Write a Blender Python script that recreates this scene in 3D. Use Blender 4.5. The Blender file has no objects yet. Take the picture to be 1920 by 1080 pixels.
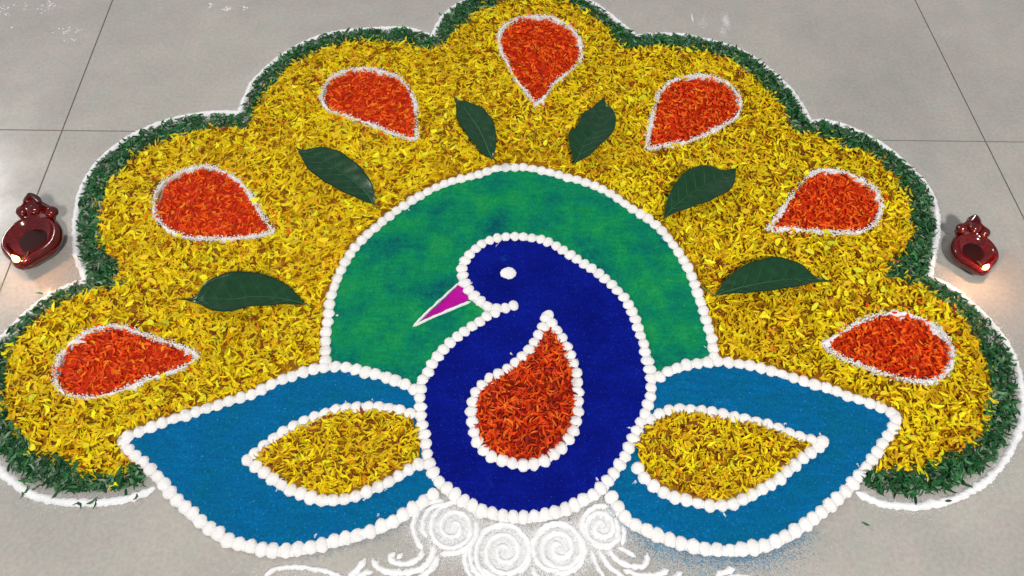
import bpy, math, random
import numpy as np
from mathutils import Vector, noise
from mathutils.geometry import delaunay_2d_cdt

random.seed(7)
rng = np.random.default_rng(7)
S = bpy.context.scene
COL = S.collection
PI = math.pi

# ------------------------------------------------------------------ camera, world, lamps
F_PX, PITCH, CAM_H = 1350.0, math.radians(58.9), 1.0      # focal length in photo pixels, downward tilt, height in metres
cam_d = bpy.data.cameras.new('camera')
cam_d.sensor_width = 36
cam_d.lens = F_PX / 1920 * 36
cam_d.clip_start, cam_d.clip_end = 0.01, 100
cam = bpy.data.objects.new('camera', cam_d)
COL.objects.link(cam)
cam.location = (0, 0, CAM_H)
cam.rotation_euler = (PI / 2 - PITCH, 0, 0)
S.camera = cam

S.view_settings.view_transform = 'Standard'
S.view_settings.look = 'None'
S.view_settings.exposure = 0.0
S.view_settings.gamma = 1.0
W = bpy.data.worlds.new('World')
S.world = W
W.use_nodes = True
W.node_tree.nodes['Background'].inputs[0].default_value = (0.90, 0.93, 1.0, 1)
W.node_tree.nodes['Background'].inputs[1].default_value = 0.44


def area_lamp(name, loc, target, size, power, colour):
    d = bpy.data.lights.new(name, 'AREA')
    d.shape, d.size, d.energy, d.color = 'DISK', size, power, colour
    o = bpy.data.objects.new(name, d)
    COL.objects.link(o)
    o.location = loc
    o.rotation_euler = (Vector(target) - Vector(loc)).to_track_quat('-Z', 'Y').to_euler()
    return o


area_lamp('porch_lamp', (0.7, -1.9, 3.4), (0, 0.65, 0), 0.40, 174, (1.0, 0.965, 0.91))
area_lamp('ceiling_lamp', (-4.9, 3.6, 3.2), (0, 0.8, 0), 1.0, 190, (1.0, 0.96, 0.93))

# ------------------------------------------------------------------ places on the floor
SN, CS = math.sin(PITCH), math.cos(PITCH)


def P(px, py, z=0.0):
    """Point at height z that stands where the photograph shows (px, py)."""
    x, y = px - 960.0, 540.0 - py
    dx, dy, dz = x, y * SN + F_PX * CS, y * CS - F_PX * SN
    t = (z - CAM_H) / dz
    return (dx * t, dy * t)


def PP(pts, z=0.0):
    return np.array([P(a, b, z) for a, b in pts])


def catmull(pts, closed=False, n=10):
    p = np.asarray(pts, float)
    out = []
    N = len(p)
    for i in range(N if closed else N - 1):
        if closed:
            a, b, c, d = p[(i - 1) % N], p[i], p[(i + 1) % N], p[(i + 2) % N]
        else:
            b, c = p[i], p[i + 1]
            a = p[i - 1] if i > 0 else 2 * b - c
            d = p[i + 2] if i + 2 < N else 2 * c - b
        for k in range(n):
            t = k / n
            out.append(0.5 * (2 * b + (c - a) * t + (2 * a - 5 * b + 4 * c - d) * t * t + (3 * b - a - 3 * c + d) * t ** 3))
    if not closed:
        out.append(p[-1])
    return np.array(out)


def resample(path, step, closed=False):
    p = np.vstack([path, path[:1]]) if closed else path
    s = np.r_[0, np.cumsum(np.hypot(*np.diff(p, axis=0).T))]
    n = max(2, int(round(s[-1] / step)))
    t = np.linspace(0, s[-1], n + 1)
    if closed:
        t = t[:-1]
    return np.c_[np.interp(t, s, p[:, 0]), np.interp(t, s, p[:, 1])]


def smooth_runs(runs, n=8):
    """Runs of points joined at sharp corners."""
    return np.vstack([catmull(r, False, n) for r in runs])


def inside(pts, poly):
    x, y = pts[:, 0], pts[:, 1]
    r = np.zeros(len(pts), bool)
    q = np.roll(poly, -1, 0)
    for (x0, y0), (x1, y1) in zip(poly, q):
        if y0 == y1:
            continue
        c = (y0 > y) != (y1 > y)
        r ^= c & (x < (x1 - x0) * (y - y0) / (y1 - y0) + x0)
    return r


def dist_to(pts, path):
    d = np.full(len(pts), 9.0)
    p = resample(path, 0.006)
    for k in range(0, len(pts), 4000):
        q = pts[k:k + 4000]
        d[k:k + 4000] = np.sqrt(((q[:, None] - p[None]) ** 2).sum(2).min(1))
    return d


# ------------------------------------------------------------------ objects
def link(o, parent=None, kind=None):
    COL.objects.link(o)
    if parent is not None:
        o.parent = parent
    if kind:
        o['kind'] = kind
    return o


def mesh_obj(name, verts, faces, mat, parent=None, smooth=True, kind=None):
    me = bpy.data.meshes.new(name)
    me.from_pydata([tuple(v) for v in verts], [], faces)
    if smooth:
        me.polygons.foreach_set('use_smooth', [True] * len(me.polygons))
    me.materials.append(mat)
    me.update()
    return link(bpy.data.objects.new(name, me), parent, kind)


def quads_obj(name, V, Q, mat, parent=None, colours=None, smooth=True, kind=None):
    """Fast mesh from arrays; colours is one rgb per vertex."""
    me = bpy.data.meshes.new(name)
    me.vertices.add(len(V))
    me.vertices.foreach_set('co', np.asarray(V, np.float32).ravel())
    k = Q.shape[1]
    me.loops.add(Q.size)
    me.loops.foreach_set('vertex_index', Q.astype(np.int32).ravel())
    me.polygons.add(len(Q))
    me.polygons.foreach_set('loop_start', np.arange(0, Q.size, k, dtype=np.int32))
    me.polygons.foreach_set('use_smooth', np.full(len(Q), smooth))
    if colours is not None:
        a = me.color_attributes.new('tint', 'FLOAT_COLOR', 'POINT')
        a.data.foreach_set('color', np.c_[colours, np.ones(len(colours))].astype(np.float32).ravel())
    me.materials.append(mat)
    me.update(calc_edges=True)
    return link(bpy.data.objects.new(name, me), parent, kind)


def thing(name, label, cat, loc=(0, 0, 0), group=None):
    o = bpy.data.objects.new(name, None)
    o.location = loc
    o.empty_display_size = 0.05
    COL.objects.link(o)
    return tag(o, label, cat, group)


def tag(o, label, cat, group=None):
    o['label'], o['category'] = label, cat
    if group:
        o['group'] = group
    return o


# ------------------------------------------------------------------ materials
def new_mat(name):
    m = bpy.data.materials.new(name)
    m.use_nodes = True
    nt = m.node_tree
    return m, nt, nt.nodes['Principled BSDF']


def N(nt, kind, **kw):
    n = nt.nodes.new(kind)
    for k, v in kw.items():
        if k in n.inputs:
            n.inputs[k].default_value = v
        else:
            setattr(n, k, v)
    return n


def position(nt):
    return N(nt, 'ShaderNodeNewGeometry').outputs['Position']


def noise_out(nt, scale, detail=3.0, rough=0.55, w=None):
    n = N(nt, 'ShaderNodeTexNoise', Scale=scale, Detail=detail, Roughness=rough)
    nt.links.new(position(nt), n.inputs['Vector'])
    return n.outputs['Fac']


def ramp(nt, fac, stops):
    r = nt.nodes.new('ShaderNodeValToRGB')
    e = r.color_ramp.elements
    while len(e) < len(stops):
        e.new(0.5)
    for k, (p, c) in enumerate(stops):
        e[k].position = p
        e[k].color = (*c, 1)
    nt.links.new(fac, r.inputs[0])
    return r.outputs[0]


def mix(nt, fac, a, b, mode='MIX'):
    m = nt.nodes.new('ShaderNodeMix')
    m.data_type = 'RGBA'
    m.blend_type = mode
    if isinstance(fac, (int, float)):
        m.inputs[0].default_value = fac
    else:
        nt.links.new(fac, m.inputs[0])
    for s, v in ((6, a), (7, b)):
        if isinstance(v, tuple):
            m.inputs[s].default_value = (*v, 1)
        else:
            nt.links.new(v, m.inputs[s])
    return m.outputs[2]


def bump(nt, bsdf, fac, strength, distance):
    b = N(nt, 'ShaderNodeBump', Strength=strength, Distance=distance)
    nt.links.new(fac, b.inputs['Height'])
    nt.links.new(b.outputs[0], bsdf.inputs['Normal'])


def powder_mat(name, stops, scale, grain=0.35, speck=None):
    """Sifted powder: drifts of tone, grains a few tenths of a millimetre to 2 mm, faint sweeps of the hand."""
    m, nt, b = new_mat(name)
    c = ramp(nt, noise_out(nt, scale, 5, 0.68), stops)
    g = noise_out(nt, 900, 2, 0.7)
    g2 = noise_out(nt, 260, 3, 0.75)
    mp = N(nt, 'ShaderNodeMapping')
    mp.inputs['Scale'].default_value = (30, 150, 30)
    mp.inputs['Rotation'].default_value = (0, 0, 0.5)
    nt.links.new(position(nt), mp.inputs['Vector'])
    sw = N(nt, 'ShaderNodeTexNoise', Scale=1.0, Detail=3, Roughness=0.6)
    nt.links.new(mp.outputs[0], sw.inputs['Vector'])
    c = mix(nt, 1.0, c, ramp(nt, g, [(0.25, (1 - grain,) * 3), (0.75, (1.0,) * 3)]), 'MULTIPLY')
    c = mix(nt, 1.0, c, ramp(nt, g2, [(0.30, (1 - grain * 0.9,) * 3), (0.68, (1.0 + grain * 0.25,) * 3)]), 'MULTIPLY')
    c = mix(nt, 1.0, c, ramp(nt, sw.outputs['Fac'], [(0.35, (1 - grain * 0.45,) * 3), (0.65, (1.0,) * 3)]), 'MULTIPLY')
    if speck:
        s = ramp(nt, noise_out(nt, 420, 1, 0.5), [(0.68, (0, 0, 0)), (0.78, (1, 1, 1))])
        c = mix(nt, s, c, speck)
        s2 = ramp(nt, noise_out(nt, 24, 5, 0.8), [(0.62, (0, 0, 0)), (0.80, (0.5, 0.5, 0.5))])
        c = mix(nt, s2, c, speck)
    nt.links.new(c, b.inputs['Base Color'])
    b.inputs['Roughness'].default_value = 0.95
    b.inputs['Specular IOR Level'].default_value = 0.06
    hsum = N(nt, 'ShaderNodeMath', operation='ADD')
    nt.links.new(g, hsum.inputs[0])
    nt.links.new(g2, hsum.inputs[1])
    bump(nt, b, hsum.outputs[0], 0.7, 0.0012)
    return m


def petal_mat(name, rough, spec, trans):
    m, nt, b = new_mat(name)
    a = N(nt, 'ShaderNodeVertexColor', layer_name='tint')
    c = mix(nt, 1.0, a.outputs[0], ramp(nt, noise_out(nt, 350, 2, 0.6), [(0.3, (0.72, 0.66, 0.6)), (0.65, (1, 1, 1))]), 'MULTIPLY')
    nt.links.new(c, b.inputs['Base Color'])
    b.inputs['Roughness'].default_value = rough
    b.inputs['Specular IOR Level'].default_value = spec
    if trans:
        t = N(nt, 'ShaderNodeBsdfTranslucent')
        nt.links.new(c, t.inputs[0])
        x = N(nt, 'ShaderNodeMixShader', Fac=trans)
        nt.links.new(b.outputs[0], x.inputs[1])
        nt.links.new(t.outputs[0], x.inputs[2])
        nt.links.new(x.outputs[0], nt.nodes['Material Output'].inputs[0])
    return m


def tile_mat():
    m, nt, b = new_mat('polished_tile')
    info = N(nt, 'ShaderNodeObjectInfo')
    c = ramp(nt, noise_out(nt, 3.4, 6, 0.7), [(0.32, (0.300, 0.292, 0.270)), (0.5, (0.350, 0.335, 0.308)), (0.68, (0.400, 0.378, 0.346))])
    fine = ramp(nt, noise_out(nt, 160, 3, 0.7), [(0.35, (0.88, 0.88, 0.87)), (0.65, (1.04, 1.03, 1.03))])
    c = mix(nt, 1.0, c, fine, 'MULTIPLY')
    warm = ramp(nt, noise_out(nt, 22, 3, 0.6), [(0.4, (0.98, 1.0, 0.975)), (0.62, (1.03, 0.99, 0.985))])
    c = mix(nt, 1.0, c, warm, 'MULTIPLY')
    tone = ramp(nt, info.outputs['Random'], [(0.0, (0.97, 0.97, 0.97)), (1.0, (1.03, 1.03, 1.03))])
    c = mix(nt, 1.0, c, tone, 'MULTIPLY')
    nt.links.new(c, b.inputs['Base Color'])
    r = ramp(nt, noise_out(nt, 9, 4, 0.6), [(0.35, (0.15,) * 3), (0.7, (0.27,) * 3)])
    nt.links.new(r, b.inputs['Roughness'])
    b.inputs['IOR'].default_value = 1.5
    bump(nt, b, noise_out(nt, 60, 2, 0.5), 0.05, 0.001)
    return m


def flat_mat(name, col, rough=0.6, spec=0.5, coat=0.0, trans=0.0, noise_amt=0.15, nscale=60):
    m, nt, b = new_mat(name)
    c = mix(nt, 1.0, (*col,), ramp(nt, noise_out(nt, nscale, 3, 0.6), [(0.3, (1 - noise_amt,) * 3), (0.7, (1, 1, 1))]), 'MULTIPLY')
    nt.links.new(c, b.inputs['Base Color'])
    b.inputs['Roughness'].default_value = rough
    b.inputs['Specular IOR Level'].default_value = spec
    b.inputs['Coat Weight'].default_value = coat
    b.inputs['Coat Roughness'].default_value = 0.05
    b.inputs['Transmission Weight'].default_value = trans
    return m


M_TILE = tile_mat()
M_GROUT = flat_mat('grout', (0.12, 0.108, 0.10), 0.9, 0.2)
M_WHITE = powder_mat('white_powder', [(0.35, (0.78, 0.78, 0.785)), (0.7, (0.87, 0.87, 0.87))], 40, 0.10)
M_BEAD = powder_mat('white_bead_powder', [(0.35, (0.74, 0.72, 0.70)), (0.7, (0.84, 0.825, 0.81))], 60, 0.06)
M_GREEN = powder_mat('green_powder', [(0.32, (0.001, 0.120, 0.130)), (0.44, (0.002, 0.215, 0.125)), (0.56, (0.006, 0.29, 0.100)), (0.70, (0.020, 0.35, 0.080))], 12, 0.34, (0.03, 0.30, 0.22))
M_NAVY = powder_mat('navy_powder', [(0.35, (0.0012, 0.006, 0.215)), (0.7, (0.0026, 0.012, 0.32))], 14, 0.42, (0.010, 0.06, 0.40))
M_SKY = powder_mat('blue_powder', [(0.30, (0.001, 0.145, 0.275)), (0.55, (0.001, 0.142, 0.355)), (0.75, (0.001, 0.170, 0.41))], 18, 0.36, (0.02, 0.24, 0.52))
M_PALE_BLUE = powder_mat('pale_blue_dust', [(0.3, (0.03, 0.22, 0.42)), (0.7, (0.10, 0.36, 0.58))], 18, 0.2)
M_PINK = powder_mat('magenta_powder', [(0.35, (0.42, 0.004, 0.27)), (0.7, (0.52, 0.008, 0.36))], 30, 0.2)
M_PETAL = petal_mat('marigold_petal', 0.6, 0.15, 0.22)
M_SHRED = petal_mat('shredded_leaf', 0.45, 0.28, 0.0)
M_LEAF = flat_mat('glossy_leaf', (0.002, 0.044, 0.011), 0.30, 0.40, 0.05, 0.0, 0.45, 90)
M_VEIN = flat_mat('leaf_vein', (0.013, 0.075, 0.022), 0.4, 0.3)
M_STEM = flat_mat('leaf_stem', (0.10, 0.20, 0.03), 0.5, 0.4)
M_RED = flat_mat('red_glass', (0.10, 0.0010, 0.0012), 0.13, 0.4, 0.25, 0.20, 0.4, 45)
M_RED_DARK = flat_mat('dark_red_glass', (0.035, 0.004, 0.005), 0.25, 0.4, 0.3, 0.1)
M_OIL = flat_mat('lamp_oil', (0.015, 0.0008, 0.0008), 0.12, 0.2, 0.0)
M_WICK = flat_mat('wick', (0.12, 0.06, 0.03), 0.9, 0.1)
M_CHAR = flat_mat('burnt_wick', (0.02, 0.015, 0.012), 0.9, 0.1)
m, nt, b = new_mat('flame')
b.inputs['Base Color'].default_value = (1, 0.6, 0.2, 1)
b.inputs['Emission Color'].default_value = (1.0, 0.62, 0.25, 1)
b.inputs['Emission Strength'].default_value = 5
M_FLAME = m

# ------------------------------------------------------------------ floor: polished tiles with dark joints
floor = tag(bpy.data.objects.new('floor', None), 'polished grey floor tiles with thin dark joints', 'floor')
del floor['category']
COL.objects.link(floor)
floor['kind'] = 'structure'
vp = np.array([869 - 960, (540 + 1700) * SN + F_PX * CS])
dirv = vp / np.hypot(*vp)                                   # direction of the joints that run away from the camera
h0, h1 = PP([(0, 243), (1920, 266)])
dirh = (h1 - h0) / np.hypot(*(h1 - h0))


def meet(p, d, q, e):
    A = np.array([d, -e]).T
    return p + d * np.linalg.solve(A, q - p)[0]


vl, vc, vr = (np.array(P(x, y)) for x, y in ((117, 243), (1074, 1072), (1848, 265)))
onh = [meet(h0, dirh, q, dirv) for q in (vl, vc, vr)]
wdt = (onh[2] - onh[0]) / 2
cross_pts = [onh[0] - 2 * wdt, onh[0] - wdt, onh[0], onh[1], onh[2], onh[2] + wdt, onh[2] + 2 * wdt]
side = float(np.hypot(*wdt))
rows = [-2 * side, -side, 0.0, side, 2 * side]
G = 0.0012
for r in range(len(rows) - 1):
    for c in range(len(cross_pts) - 1):
        a, bb = cross_pts[c], cross_pts[c + 1]
        q = [a + dirv * rows[r], bb + dirv * rows[r], bb + dirv * rows[r + 1], a + dirv * rows[r + 1]]
        cen = sum(q) / 4

        def inset(g):
            res = []
            for k, s in enumerate(((1, 1), (-1, 1), (-1, -1), (1, -1))):
                res.append(q[k] + dirh * g * s[0] + dirv * g * s[1] - cen)
            return res
        V = [(*p, -0.012) for p in inset(G)] + [(*p, -0.0004) for p in inset(G)] + [(*p, 0.0) for p in inset(G + 0.0002)]
        Fc = [(3, 2, 1, 0)] + [(k, (k + 1) % 4, (k + 1) % 4 + 4, k + 4) for k in range(4)] + \
             [(k + 4, (k + 1) % 4 + 4, (k + 1) % 4 + 8, k + 8) for k in range(4)] + [(8, 9, 10, 11)]
        t = mesh_obj('tile', V, Fc, M_TILE, floor, smooth=False)
        t.location = (*cen, 0)
g4 = [cross_pts[0] + dirv * rows[0], cross_pts[-1] + dirv * rows[0], cross_pts[-1] + dirv * rows[-1], cross_pts[0] + dirv * rows[-1]]
mesh_obj('grout', [(*p, -0.030) for p in g4] + [(*p, -0.0022) for p in g4],
         [(3, 2, 1, 0), (4, 5, 6, 7)] + [(k, (k + 1) % 4, (k + 1) % 4 + 4, k + 4) for k in range(4)], M_GROUT, floor, smooth=False)

# ------------------------------------------------------------------ traced outlines (photo pixels, laid on the floor)
LINE = [
    [(292, 914), (250, 932), (200, 941), (150, 942), (100, 938), (60, 926), (25, 903), (0, 880), (-25, 840), (-40, 780), (-35, 710), (-17, 663), (0, 640), (25, 613), (60, 580), (95, 555), (130, 537), (163, 526)],
    [(163, 526), (152, 500), (143, 470), (141, 430), (145, 390), (150, 367), (162, 338), (182, 308), (212, 280), (250, 254), (300, 232), (350, 219), (400, 212), (450, 212)],
    [(450, 212), (460, 185), (475, 155), (505, 125), (540, 98), (590, 73), (640, 60), (700, 55), (760, 54), (790, 62), (812, 69)],
    [(812, 69), (821, 48), (835, 28), (855, 12), (878, 0), (920, -13), (980, -19), (1040, -16), (1085, -6), (1107, 3), (1140, 26), (1170, 50), (1193, 69)],
    [(1193, 69), (1230, 65), (1280, 67), (1325, 76), (1387, 95), (1440, 130), (1480, 167), (1503, 200), (1520, 230)],
    [(1520, 230), (1545, 227), (1580, 236), (1625, 255), (1665, 280), (1700, 310), (1725, 335), (1742, 358), (1754, 390), (1757, 427), (1751, 470), (1746, 495), (1742, 520)],
    [(1742, 520), (1770, 533), (1800, 553), (1835, 582), (1865, 615), (1890, 650), (1905, 685), (1913, 720), (1917, 760), (1915, 790), (1905, 820), (1885, 860), (1855, 895), (1820, 920), (1780, 938), (1730, 948), (1690, 949), (1650, 943), (1620, 930), (1604, 921)]]
YELLOW = [(250, 877), (213, 895), (163, 893), (148, 872), (113, 860), (73, 847), (60, 827), (40, 814), (23, 787), (13, 747), (15, 720), (20, 693), (24, 660), (50, 630), (80, 597), (130, 567), (165, 553), (240, 537),
          (217, 524), (230, 503), (203, 478), (190, 445), (190, 410), (197, 377), (207, 355), (233, 320), (267, 290), (317, 268), (367, 253), (413, 243), (467, 247),
          (482, 208), (507, 173), (533, 140), (567, 117), (612, 97), (660, 84), (707, 82), (757, 87), (810, 100),
          (840, 78), (867, 53), (907, 23), (950, 7), (993, 2), (1040, 4), (1080, 17), (1117, 38), (1140, 60), (1153, 87), (1173, 99),
          (1230, 93), (1280, 97), (1335, 106), (1373, 123), (1410, 145), (1437, 178), (1467, 205), (1472, 235), (1497, 255),
          (1550, 262), (1580, 280), (1613, 290), (1647, 307), (1673, 333), (1690, 360), (1703, 403), (1707, 440), (1693, 473), (1663, 495), (1660, 524),
          (1723, 540), (1757, 564), (1787, 587), (1811, 613), (1828, 647), (1842, 687), (1852, 715), (1850, 740), (1843, 787), (1825, 828), (1793, 850), (1757, 860), (1723, 880), (1647, 885)]
ARC = [(610, 677), (611, 645), (615, 600), (622, 555), (636, 515), (658, 475), (680, 450), (707, 426), (733, 404), (757, 387), (785, 370), (815, 354), (855, 339), (893, 330), (930, 318), (962, 315), (1000, 318), (1035, 326), (1073, 337), (1107, 347), (1145, 365), (1173, 385), (1197, 400), (1220, 416), (1241, 434), (1261, 458), (1278, 484), (1293, 512), (1305, 543), (1315, 575), (1325, 605), (1332, 630), (1336, 652), (1338, 672)]
BODY = [(963, 575), (940, 582), (917, 578), (900, 566), (883, 550), (872, 533), (868, 518), (868, 503), (876, 486), (890, 471), (910, 457), (933, 450), (960, 446), (990, 448), (1017, 453), (1040, 463), (1060, 476), (1080, 489), (1103, 503), (1125, 519), (1147, 537), (1165, 556), (1180, 578), (1190, 600), (1197, 623), (1204, 645), (1210, 670), (1217, 697), (1220, 725), (1218, 747), (1212, 767), (1204, 787), (1196, 807), (1186, 828), (1174, 850), (1160, 873), (1147, 894), (1130, 913), (1113, 927), (1090, 940), (1068, 952), (1040, 962), (1007, 969), (973, 971), (940, 967), (913, 961), (887, 951), (862, 935), (840, 918), (820, 899), (807, 878), (802, 858), (799, 838), (795, 815), (790, 790), (789, 768), (788, 745), (790, 723), (797, 708), (807, 692), (821, 671), (840, 650), (860, 633), (883, 617), (907, 600), (928, 588)]
CHEST = [[(1027, 594), (1040, 618), (1056, 643), (1067, 667), (1075, 690), (1080, 712), (1082, 747), (1083, 770), (1080, 790), (1073, 811), (1060, 831), (1040, 851), (1020, 865), (993, 873), (967, 872), (940, 865), (918, 855), (901, 838), (890, 815), (886, 793), (885, 773), (888, 752), (898, 733), (920, 714), (948, 698), (973, 680), (993, 660), (1010, 637), (1020, 614), (1027, 594)]]
LW = [[(776, 732), (757, 722), (733, 711), (707, 704), (683, 699), (660, 693), (630, 688), (600, 691), (567, 700), (540, 710), (515, 720), (480, 738), (440, 751), (400, 764), (360, 777), (320, 789), (283, 803), (253, 815), (229, 823)],
      [(229, 823), (240, 843), (266, 865), (284, 883), (303, 899), (313, 914), (328, 932), (343, 947), (360, 961), (377, 977), (397, 993), (415, 1005), (435, 1015), (457, 1022), (483, 1028), (510, 1032), (535, 1033), (563, 1030), (590, 1025), (617, 1018), (645, 1011), (683, 1000), (713, 989), (740, 976), (763, 962), (787, 946), (812, 926)]]
LI = [[(768, 778), (747, 770), (723, 765), (693, 765), (660, 766), (630, 770), (605, 779), (580, 789), (553, 801), (527, 816), (503, 833), (483, 849), (464, 864)],
      [(464, 864), (487, 879), (507, 894), (527, 909), (550, 920), (577, 931), (600, 938), (623, 940), (647, 937), (672, 929), (697, 919), (723, 908), (744, 896), (764, 884), (786, 872)]]
RW = [[(1236, 708), (1258, 696), (1287, 687), (1313, 682), (1345, 679), (1377, 682), (1407, 687), (1437, 694), (1462, 702), (1490, 712), (1520, 721), (1547, 729), (1577, 740), (1603, 749), (1627, 756), (1650, 765), (1681, 779)],
      [(1681, 779), (1675, 800), (1663, 819), (1650, 838), (1638, 858), (1623, 877), (1607, 896), (1590, 914), (1570, 934), (1547, 953), (1525, 971), (1500, 989), (1477, 1004), (1452, 1016), (1427, 1024), (1400, 1029), (1370, 1032), (1340, 1031), (1310, 1028), (1282, 1021), (1255, 1013), (1233, 1004), (1211, 995), (1190, 984), (1173, 971), (1160, 953), (1146, 932)]]
RI = [[(1219, 788), (1240, 777), (1267, 770), (1303, 771), (1330, 774), (1350, 778), (1373, 783), (1397, 788), (1420, 793), (1440, 799), (1460, 807), (1483, 816), (1507, 823), (1545, 831)],
      [(1545, 831), (1520, 848), (1500, 863), (1480, 880), (1460, 896), (1435, 913), (1407, 930), (1377, 943), (1347, 949), (1317, 946), (1287, 939), (1255, 930), (1230, 916), (1210, 898), (1196, 879)]]
DROPS = [
    [(374, 668), (337, 650), (300, 638), (267, 627), (240, 616), (207, 612), (173, 621), (143, 638), (118, 661), (105, 690), (105, 715), (113, 731), (133, 742), (160, 747), (193, 743), (227, 733), (260, 720), (300, 704), (345, 689), (374, 668)],
    [(514, 436), (495, 410), (478, 380), (458, 351), (433, 330), (403, 317), (377, 314), (343, 323), (315, 338), (297, 356), (290, 380), (291, 403), (307, 424), (333, 440), (367, 448), (410, 449), (450, 447), (483, 443), (514, 436)],
    [(781, 262), (781, 217), (776, 187), (762, 161), (740, 143), (707, 133), (673, 130), (643, 137), (622, 145), (608, 162), (603, 187), (618, 207), (645, 217), (670, 227), (697, 235), (723, 247), (752, 257), (781, 262)],
    [(1005, 198), (982, 168), (963, 143), (950, 117), (938, 93), (935, 70), (946, 50), (970, 37), (1007, 32), (1040, 37), (1067, 52), (1085, 73), (1091, 100), (1082, 123), (1060, 141), (1038, 160), (1023, 181), (1005, 198)],
    [(1214, 282), (1215, 253), (1223, 220), (1230, 193), (1242, 167), (1267, 150), (1300, 144), (1330, 144), (1358, 154), (1380, 173), (1388, 200), (1376, 224), (1343, 243), (1313, 258), (1283, 267), (1250, 273), (1214, 282)],
    [(1440, 431), (1460, 402), (1479, 376), (1497, 350), (1517, 329), (1547, 320), (1580, 323), (1613, 337), (1638, 355), (1649, 375), (1650, 395), (1640, 420), (1613, 435), (1573, 437), (1527, 434), (1480, 430), (1440, 431)],
    [(1541, 647), (1573, 627), (1607, 607), (1647, 591), (1687, 588), (1727, 598), (1760, 620), (1780, 647), (1785, 677), (1770, 702), (1740, 716), (1697, 713), (1653, 700), (1607, 684), (1570, 668), (1541, 647)]]

line_w = PP(smooth_runs(LINE))
yellow_w = PP(YELLOW)
arc_w = PP(catmull(ARC))
body_w = PP(catmull(BODY))
chest_w = PP(smooth_runs(CHEST))
lw_w, li_w, rw_w, ri_w = (PP(smooth_runs(x)) for x in (LW, LI, RW, RI))
drops_w = [PP(catmull(d), 0.008) for d in DROPS]
lw_poly = np.vstack([lw_w, PP([(840, 880), (820, 800), (815, 745)])])
rw_poly = np.vstack([rw_w, PP([(1120, 900), (1180, 800), (1200, 730)])])
li_poly = np.vstack([li_w, PP([(786, 830)])])
ri_poly = np.vstack([ri_w, PP([(1196, 835)])])
disc_poly = np.vstack([arc_w, PP([(1342, 700), (1230, 745), (1190, 760), (820, 760), (780, 755), (610, 705)])])


# ------------------------------------------------------------------ builders
def n2(x, y, s, o=0.0):
    return noise.noise(Vector((x * s + o, y * s - o, o)))


def powder_sheet(name, poly, z, mat, parent, step=0.006, relief=0.0011, holes=()):
    """A low bank of powder: flat-topped, uneven, sloping to the floor at its ragged rim."""
    edge = resample(poly, step, True)
    edge = np.array([(x + 0.0018 * n2(x, y, 160, 3), y + 0.0018 * n2(x, y, 160, 9)) for x, y in edge])
    lo, hi = edge.min(0), edge.max(0)
    gx, gy = np.meshgrid(np.arange(lo[0], hi[0], step), np.arange(lo[1], hi[1], step))
    g = np.c_[gx.ravel(), gy.ravel()] + rng.normal(0, step * 0.15, (gx.size, 2))
    g = g[inside(g, edge)]
    g = g[dist_to(g, np.vstack([edge, edge[:1]])) > step * 0.5]
    pts = [Vector(p) for p in edge] + [Vector(p) for p in g]
    ne = len(edge)
    v, e, f, ov, oe, of = delaunay_2d_cdt(pts, [(i, (i + 1) % ne) for i in range(ne)], [], 1, 1e-7)
    is_edge = [any(k < ne for k in o) if o else True for o in ov]
    V = []
    for p, ed in zip(v, is_edge):
        zz = 0.0003 if ed else z + relief * (n2(p.x, p.y, 45, 1) + 0.6 * n2(p.x, p.y, 150, 5))
        V.append((p.x, p.y, zz))
    return mesh_obj(name, V, [tuple(q) for q in f], mat, parent)


def straps(pts, z, length, width, pitch, roll, curl, colour):
    """Many narrow curled petals or shreds as arrays: 4 stations of 2 points each."""
    n = len(pts)
    th = rng.uniform(0, 2 * PI, n)
    L = length * rng.uniform(0.65, 1.35, n)
    Wd = width * rng.uniform(0.6, 1.4, n)
    pi_ = rng.normal(0, pitch, n)
    ro = rng.normal(0, roll, n)
    cu = rng.normal(curl, abs(curl) * 0.8 + 0.05, n)
    side_bend = rng.normal(0, 0.75, n)
    prof = np.array([0.35, 1.0, 0.95, 0.30])
    st = np.array([-0.5, -0.18, 0.20, 0.5])
    V = np.zeros((n, 8, 3))
    for k in range(4):
        s = st[k]
        ax = s * L
        lz = (s * s) * L * cu * 1.6 + s * L * np.sin(pi_)
        off = side_bend * L * (s * s - 0.1)
        for j, sg in enumerate((-0.5, 0.5)):
            w = sg * Wd * prof[k]
            lx, ly = ax * np.cos(pi_), off + w * np.cos(ro)
            V[:, k * 2 + j, 0] = pts[:, 0] + lx * np.cos(th) - ly * np.sin(th)
            V[:, k * 2 + j, 1] = pts[:, 1] + lx * np.sin(th) + ly * np.cos(th)
            V[:, k * 2 + j, 2] = z + lz + w * np.sin(ro)
    low = V[:, :, 2].min(1)
    V[:, :, 2] += np.maximum(0.0008 - low, 0)[:, None]
    base = np.arange(n)[:, None] * 8
    q = np.array([[0, 2, 3, 1], [2, 4, 5, 3], [4, 6, 7, 5]])
    Q = (base[:, :, None] + q[None]).reshape(-1, 4)
    C = np.repeat(colour, 8, 0)
    return V.reshape(-1, 3), Q, C


def pick(palette, weights, n, pts=None, jitter=0.12):
    pal = np.array(palette)
    idx = rng.choice(len(pal), n, p=np.array(weights) / sum(weights))
    if pts is not None:                                    # handfuls of one tone lie together
        patch = np.array([n2(x, y, 13, 2) for x, y in pts])
        idx = np.where((patch > 0.22) & (rng.random(n) < 0.45), 0, idx)
        idx = np.where((patch < -0.25) & (rng.random(n) < 0.45), 1, idx)
    return np.clip(pal[idx] * rng.normal(1, jitter, (n, 1)), 0.001, 0.95)


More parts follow.
